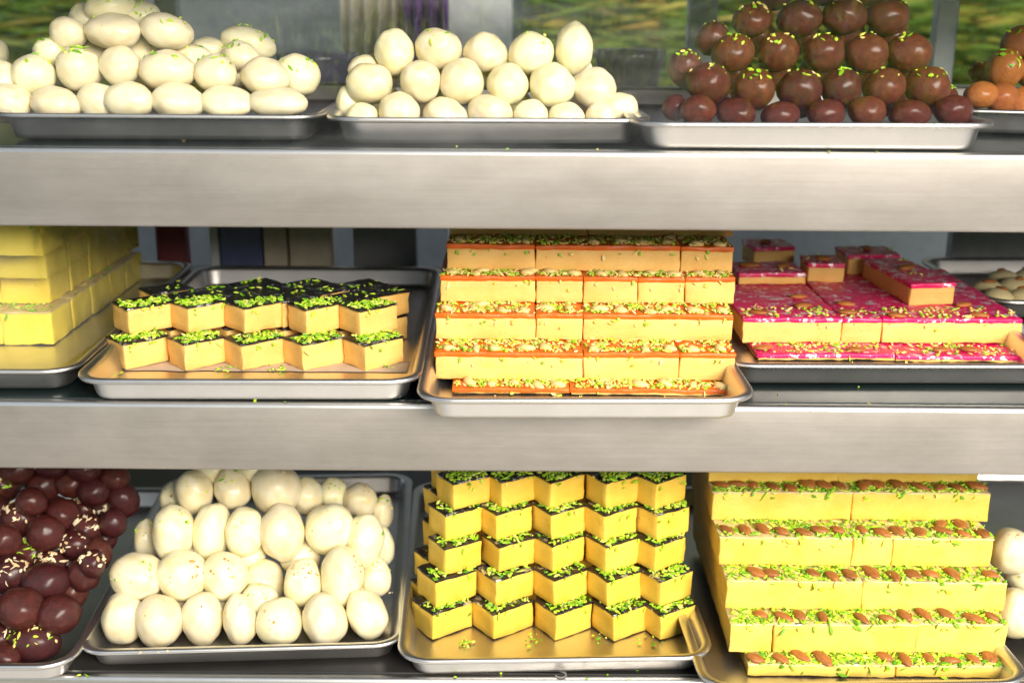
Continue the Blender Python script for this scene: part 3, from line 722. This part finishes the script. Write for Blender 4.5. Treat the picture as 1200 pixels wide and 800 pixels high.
M3L = [(415, (888, 1050, 1194), 0.0072), (373, (872, 988, 1035, 1198), H2)]
steps(TRAYS['M3'], M3L, H2, 0.004, 'fudge_cream', 'pink_top', 'magenta-topped slabs on the middle shelf',
      lambda li, k, n: f'magenta-topped silver-leafed slab, {lay6[li]} layer beside the orange stack, {ORD[k]} from it', 0.40, None, 0.02, 90, 'mixed_crumbs')

# magenta slabs lying on the lower ones, further back
tM3 = TRAYS['M3']; z1 = tM3.floor + 0.0072 + H2
def on_top(pxl, pxr, ypx, h, dp, rz, label, z=None, nuts=2):
    zz = z1 if z is None else z
    a, b2 = atz(pxl, ypx, zz + h), atz(pxr, ypx, zz + h); wd = b2.x - a.x
    nn = [('almond', wd * (k + 0.5) / nuts, dp * RND.uniform(0.25, 0.6), RND.uniform(-1, 1)) for k in range(nuts)]
    block((a.x, a.y, zz + 0.0003), rz, wd, dp, h, 0.0045, 'fudge_cream', 'pink_top', label, 'magenta-topped slabs on the middle shelf', nuts=nn, slivers=6, strip=(0, dp), smat='mixed_crumbs')
on_top(866, 945, 320, 0.013, 0.06, 0.03, 'thin magenta piece on the slabs, nearest the orange stack')
on_top(947, 990, 309, 0.021, 0.05, -0.05, 'small magenta piece on the slabs, showing its cream side', nuts=1)
on_top(995, 1056, 299, 0.023, 0.05, 0.06, 'magenta piece set back on the slabs with shaded yellow face', nuts=1)
on_top(1068, 1122, 333, 0.023, 0.13, 0.10, 'long magenta piece running front to back on top of slabs', nuts=1)
a3 = atz(884, 290, z1 + 0.024)
block((a3.x, a3.y, z1 + 0.0003), 0.1, 0.05, 0.05, 0.024, 0.0045, 'fudge_cream', 'pink_top', 'rearmost magenta piece, under the shelf edge beside the orange stack', 'magenta-topped slabs on the middle shelf', nuts=[('almond', .02, .02, .4)])
# almonds pressed into the broad magenta tops
for o in [o for o in bpy.data.objects if o.get('label', '').startswith('magenta-topped silver-leafed')]:
    hz = max(v.co.z for c in o.children for v in c.data.vertices if c.name.startswith('topping')); wd = max(v.co.x for v in o.data.vertices); dp = max(v.co.y for v in o.data.vertices)
    for k in range(max(1, int(wd / 0.03))):
        for y in (0.012, 0.05, 0.088):
            if y < dp - 0.01 and RND.random() < 0.4:
                c = link('almond', ALMOND, parent=o, loc=((k + 0.5) * 0.03 + RND.uniform(-.006, .006) if wd > 0.03 else wd / 2, y + RND.uniform(-.006, .006), hz + 0.0014), rot=(0, 0, RND.uniform(-.6, .6))); c.scale = (1.2, 1.2, 1)

# film-wrapped yellow stack
tM0 = TRAYS['M0']; hz = 0.0345
M0L = [(366, 60), (318, 57), (287, 53), (258, 47)]
for li, (ypx, xr) in enumerate(M0L):
    z = tM0.floor + li * hz; p = atz(xr, ypx, z + hz)
    for k in range(3):
        wd = 0.052; x = p.x - wd * (k + 1) + 0.0008 * k
        y = max(p.y, tM0.front + 0.045 + li * 0.012)
        for m in range(5):
            block((x, y + m * 0.0602, z + 0.0002), RND.uniform(-.02, .02), wd - 0.0008, 0.0595, hz - 0.0004, 0.001, 'fudge_film', 'gold_top',
                  f'film-wrapped yellow block, {["bottom", "second", "third", "top"][li]} layer, {["front", "second", "middle", "fourth", "rear"][m]} rank, {ORD[k]} from the black diamonds', 'film-wrapped yellow blocks', slivers=34 if m == 0 else 12, strip=(0, 0.05), drop=True)
def film():
    bm = bmesh.new(); R = []
    p = atz(62, 400, tM0.floor + 0.02)
    x1 = p.x + 0.008; y0 = tM0.front + 0.030
    # profile runs from the tray rim, up the side of the stack and over its top; swept round the near corner
    path = [(x1 - 0.17, y0), (x1 - 0.12, y0 - 0.002), (x1 - 0.07, y0 - 0.003), (x1 - 0.03, y0 - 0.002), (x1 - 0.008, y0 + 0.006), (x1 + 0.004, y0 + 0.026), (x1 + 0.008, y0 + 0.06), (x1 + 0.010, y0 + 0.11), (x1 + 0.012, y0 + 0.17), (x1 + 0.012, y0 + 0.24), (x1 + 0.010, y0 + 0.3)]
    dense = []
    for i in range(len(path) - 1):
        for k in range(6):
            t = k / 6; dense.append((path[i][0] * (1 - t) + path[i + 1][0] * t, path[i][1] * (1 - t) + path[i + 1][1] * t))
    cx, cy = x1 - 0.12, y0 + 0.2
    for i, (x, y) in enumerate(dense):
        row = []
        for k in range(27):
            t = k / 26; z = tM0.floor + 0.012 + t * 0.135
            out = 0.020 * (1 - t) ** 2 - 0.028 * t
            d = Vector((x - cx, y - cy, 0)).normalized()
            wv = 0.006 * noise.noise((x * 30, y * 30, z * 22)) + 0.003 * noise.noise((x * 90, y * 90, z * 60 + 4))
            row.append(bm.verts.new(Vector((x, y, z)) + d * (out + wv)))
        R.append(row)
    for i in range(len(R) - 1):
        for k in range(26): bm.faces.new((R[i][k], R[i + 1][k], R[i + 1][k + 1], R[i][k + 1]))
    o = link('cling_film', mesh_of(bm, 'cling_film'), MATS['cling_film'])
    tag(o, 'crinkled clear plastic film wrapped round the yellow fudge stack', 'plastic film')
film()

# pale round sweets behind
tM4 = TRAYS['M4']
PEDA = ball_mesh('milk_disc_sweet', 77, 0.08, 0.0, 3); PEDA.materials.append(MATS['peda'])
for k, (px, py, r) in enumerate([(1158, 336, 18), (1190, 333, 18), (1172, 347, 18), (1204, 348, 18), (1176, 324, 17), (1206, 322, 17)]):
    p = atz(px, py, tM4.floor + 0.016); sz = px_size(p) * r
    o = link('milk_disc_sweet', PEDA, loc=(p.x, max(p.y, tM4.front + 0.05), tM4.floor + 0.012), scale=(sz, sz, 0.012), rot=(0, 0, k))
    tag(o, f'pale round nut-dusted sweet behind the magenta fudge, {ORD[k]} from the slabs', 'sweet', 'pale round sweets at the shelf end')
    c = link('almond', ALMOND, parent=o, loc=(0, -0.2, 0.96)); c.scale = (1 / sz, 1 / sz, 1 / 0.012)

# ------------------------------------------------------------------ behind the case
def solid(name, bm, mat, label, cat, group=None, smooth=False):
    return tag(link(name, mesh_of(bm, name, smooth), MATS[mat]), label, cat, group)
wall = link('back_wall', mesh_of(box_bm(-3, 3, 2.0, 2.05, -1.0, 2.4), 'back_wall', False), MATS['dark_interior']); tag(wall, kind='structure')
def post(pl, pr, Y, mat='post_steel'):
    a, b2 = at(pl, 40, Y), at(pr, 40, Y)
    cpart('post', box_bm(a.x, b2.x, Y, Y + 0.02, ZT + 0.001, 0.74, 0.002), mat)
for pl, pr in ((183, 209), (806, 840), (1096, 1122)): post(pl, pr, YB + 0.004)
def behind(name, pl, pr, ztop, Y, dp, mat, label, cat, zb=0.0, bev=0.004):
    a, b2 = at(pl, 30, Y), at(pr, 30, Y)
    return solid(name, box_bm(a.x, b2.x, Y, Y + dp, zb, ztop, bev), mat, label, cat)
behind('pale_cabinet', 524, 600, 0.95, 0.95, 0.3, 'pale_panel', 'pale grey upright cabinet behind the plain white balls', 'cabinet', -1.0)
def cloth(name, pl, pr, Y, mat, label, folds):
    a, b2 = at(pl, 30, Y), at(pr, 30, Y); bm = bmesh.new(); R = []
    for i in range(49):
        t = i / 48; x = a.x + (b2.x - a.x) * t
        R.append([bm.verts.new((x, Y + 0.012 * math.sin(t * folds * 6.28) + 0.01 * noise.noise((x * 20, k * .2, 0)), 0.47 + 0.43 * k / 12)) for k in range(13)])
    for i in range(48):
        for k in range(12): bm.faces.new((R[i][k], R[i + 1][k], R[i + 1][k + 1], R[i][k + 1]))
    o = link(name, mesh_of(bm, name), MATS[mat]); md = o.modifiers.new('thickness', 'SOLIDIFY'); md.thickness = 0.004
    tag(o, label, 'cloth'); return o
cloth('hanging_cloth', 478, 526, 0.85, 'purple_cloth', 'purple cloth hanging behind the plain white balls', 3)
cloth('hanging_cloth', 402, 482, 0.88, 'beige_cloth', 'beige folded cloth hanging beside the purple one', 5)
def leaves(pl, pr, Y, ztop, n, label, seed):  # added leaf strips that imitate greenery reflected in the front glass
    r = random.Random(seed); a, b2 = at(pl, 30, Y), at(pr, 30, Y); bm = bmesh.new()
    for _ in range(n):
        L = r.uniform(0.06, 0.2); wd = r.uniform(0.006, 0.018)
        c = Vector((r.uniform(a.x, b2.x), Y + r.uniform(0, 0.1), r.uniform(0.39, ztop)))
        q = Quaternion((0, 0, 1), r.gauss(0, 0.35)) @ Quaternion((0, 1, 0), r.gauss(0, 0.12)) @ Quaternion((1, 0, 0), r.uniform(-1.0, 0.6))
        vs = [bm.verts.new(c + q @ Vector(v)) for v in ((-L / 2, 0, 0), (0, -wd, 0.003), (L / 2, 0, 0), (0, wd, 0.003))]
        bm.faces.new(vs)
    o = link('leaf_bundle', mesh_of(bm, 'leaf_bundle', False), MATS['blurred_leaves']); tag(o, label, 'foliage', kind='stuff')
leaves(-80, 140, 1.60, 0.72, 1100, 'green leaf strips imitating reflected greenery, behind the oval white sweets', 1)
leaves(640, 805, 1.60, 0.72, 900, 'green leaf strips imitating reflected greenery, behind the gap beside the brown heap', 2)
leaves(845, 1290, 1.60, 0.72, 2200, 'green leaf strips imitating reflected greenery, behind the brown syrup balls', 3)
# two glossy dishes at the back of the upper shelf
def dish(px, py, rpx, Y, hgt, mat, label):
    p = at(px, py, Y); R = rpx * px_size(p); bm = bmesh.new()
    prof = [(0.35, 0.0), (0.55, 0.02), (0.8, 0.35), (0.97, 0.85), (1.02, 1.0), (0.985, 1.0), (0.9, 0.8), (0.7, 0.3), (0.4, 0.12), (0.0, 0.10)]
    L = []
    for r, z in prof:
        L.append([bm.verts.new((R * r * math.cos(6.2832 * k / 40), R * r * math.sin(6.2832 * k / 40), z * hgt)) for k in range(40)] if r else None)
    for i in range(len(prof) - 2):
        for k in range(40): bm.faces.new((L[i][k], L[i][(k + 1) % 40], L[i + 1][(k + 1) % 40], L[i + 1][k]))
    bm.faces.new(L[-2]); bm.faces.new(L[0][::-1]); bmesh.ops.recalc_face_normals(bm, faces=bm.faces)
    o = link('serving_dish', mesh_of(bm, 'serving_dish'), MATS[mat], loc=(p.x, Y, ZT + 0.0005)); tag(o, label, 'dish')
dish(738, 60, 42, 0.49, 0.062, 'dark_dish', 'dark glossy round dish between plain white and brown balls')
dish(372, 60, 48, 0.49, 0.056, 'lilac_dish', 'dusky lilac round dish between the two white heaps')
# cartons at the back of the middle and lowest shelf
def carton(pl, pr, ytop, Y, zs, mat, label, dp=0.03):
    a, b2 = at(pl, 290, Y), at(pr, 290, Y)
    o = solid('carton', box_bm(a.x, b2.x, Y, Y + dp, zs + 0.0005, zs + 0.145, 0.0015), mat, label, 'carton')
    bm = box_bm(a.x + 0.004, b2.x - 0.004, Y - 0.0012, Y - 0.0002, zs + 0.118, zs + 0.1195); link('flap', mesh_of(bm, 'flap', False), MATS[mat], parent=o)
carton(246, 256, 0, 0.515, ZM, 'pale_panel', 'narrow pale upright carton behind the cream diamonds')
carton(258, 307, 0, 0.515, ZM, 'blue_panel', 'dark blue carton behind the cream diamonds')
carton(309, 336, 0, 0.515, ZM, 'beige_cloth', 'beige carton next to the blue one on the middle shelf')
carton(339, 388, 0, 0.515, ZM, 'beige_cloth', 'wider beige carton towards the orange stack on the middle shelf')
carton(414, 488, 0, 0.515, ZM, 'roof_panel', 'grey carton at the back just beside the orange stack')
carton(1115, 1215, 0, 0.53, ZM, 'roof_panel', 'grey carton at the back above the pale round sweets', 0.02)
a = at(200, 300, 0.52); solid('folded_cloth', box_bm(a.x - 0.020, a.x + 0.020, 0.52, 0.55, ZM + 0.0005, ZM + 0.17, 0.008, 3), 'maroon_cloth', 'maroon cloth bundle wedged between film-wrapped stack and cream diamonds', 'cloth', smooth=True)
a = atz(1178, 590, 0.03); solid('carton', box_bm(a.x - 0.02, a.x + 0.15, 0.50, 0.54, 0.0005, 0.05, 0.002), 'roof_panel', 'low grey carton behind the tall almond slabs', 'carton')

# ------------------------------------------------------------------ loose crumbs
def crumbs(name, zs, spots, label, mat='pistachio', seed=1):
    r = random.Random(seed); pts = []
    for px, py, n, sp in spots:
        p = atz(px, py, zs)
        for _ in range(n): pts.append((Vector((p.x + r.gauss(0, sp), max(0.002, p.y + r.gauss(0, sp)), zs + 0.0003)), Vector((0, 0, 1))))
    o = link(name, sliver_mesh(pts, name, mat, (0.002, 0.006), 0.0011, seed)); tag(o, label, 'crumbs', kind='stuff')
crumbs('pistachio_crumbs', ZM, [(1005, 455, 1, .001), (1018, 473, 1, .001), (940, 462, 2, .02), (490, 473, 1, .001), (300, 468, 3, .05), (30, 445, 3, .01)], 'stray green crumbs on the middle shelf glass')
crumbs('pistachio_crumbs', ZB, [(540, 790, 4, .02), (720, 785, 5, .02), (100, 790, 3, .03), (1060, 798, 3, .01)], 'stray green crumbs on the lowest shelf', seed=3)
crumbs('pistachio_crumbs', ZT, [(240, 168, 3, .05), (590, 172, 4, .05), (950, 176, 3, .06)], 'stray crumbs on the uppermost shelf glass', 'mixed_crumbs', seed=4)
crumbs('nut_crumbs', tB2.floor + 0.001, [(545, 752, 16, .004), (625, 750, 12, .005), (700, 748, 8, .005), (760, 748, 8, .006)], 'green slivers fallen in front of the yellow diamonds', seed=5)
crumbs('nut_crumbs', tM1.floor + 0.001, [(135, 437, 3, .004), (265, 433, 10, .005), (325, 432, 12, .006), (455, 430, 6, .006)], 'green slivers fallen in front of the cream diamonds', seed=6)
crumbs('nut_crumbs', RIMH + ZB, [(165, 766, 2, .004), (190, 764, 2, .004), (455, 695, 3, .004)], 'pale flakes lying on the rim under the white ovals', 'nut_flakes', seed=7)

# printed letter on the lowest shelf
def letter_s():
    pts = [(0.42, 0.33), (0.25, 0.47), (0.0, 0.5), (-0.28, 0.45), (-0.4, 0.3), (-0.36, 0.13), (-0.15, 0.03), (0.15, -0.05), (0.37, -0.16), (0.41, -0.31), (0.28, -0.45), (0.0, -0.5), (-0.28, -0.46), (-0.44, -0.32)]
    bm = bmesh.new(); rows = []
    for i, (x, y) in enumerate(pts):
        x0, y0 = pts[max(0, i - 1)]; x1, y1 = pts[min(len(pts) - 1, i + 1)]
        t = Vector((x1 - x0, y1 - y0)).normalized() * 0.075
        rows.append((bm.verts.new((x - t.y, y + t.x, 0)), bm.verts.new((x + t.y, y - t.x, 0))))
    for i in range(len(rows) - 1): bm.faces.new((rows[i][0], rows[i + 1][0], rows[i + 1][1], rows[i][1]))
    p = atz(657, 786, ZB)
    o = link('printed_letter', mesh_of(bm, 'printed_letter', False), MATS['grey_print'], loc=(p.x, p.y, ZB + 0.0004), scale=(0.012, 0.024, 1))
    o.parent = case; o.matrix_parent_inverse = Matrix.Translation(-case.location)
letter_s()
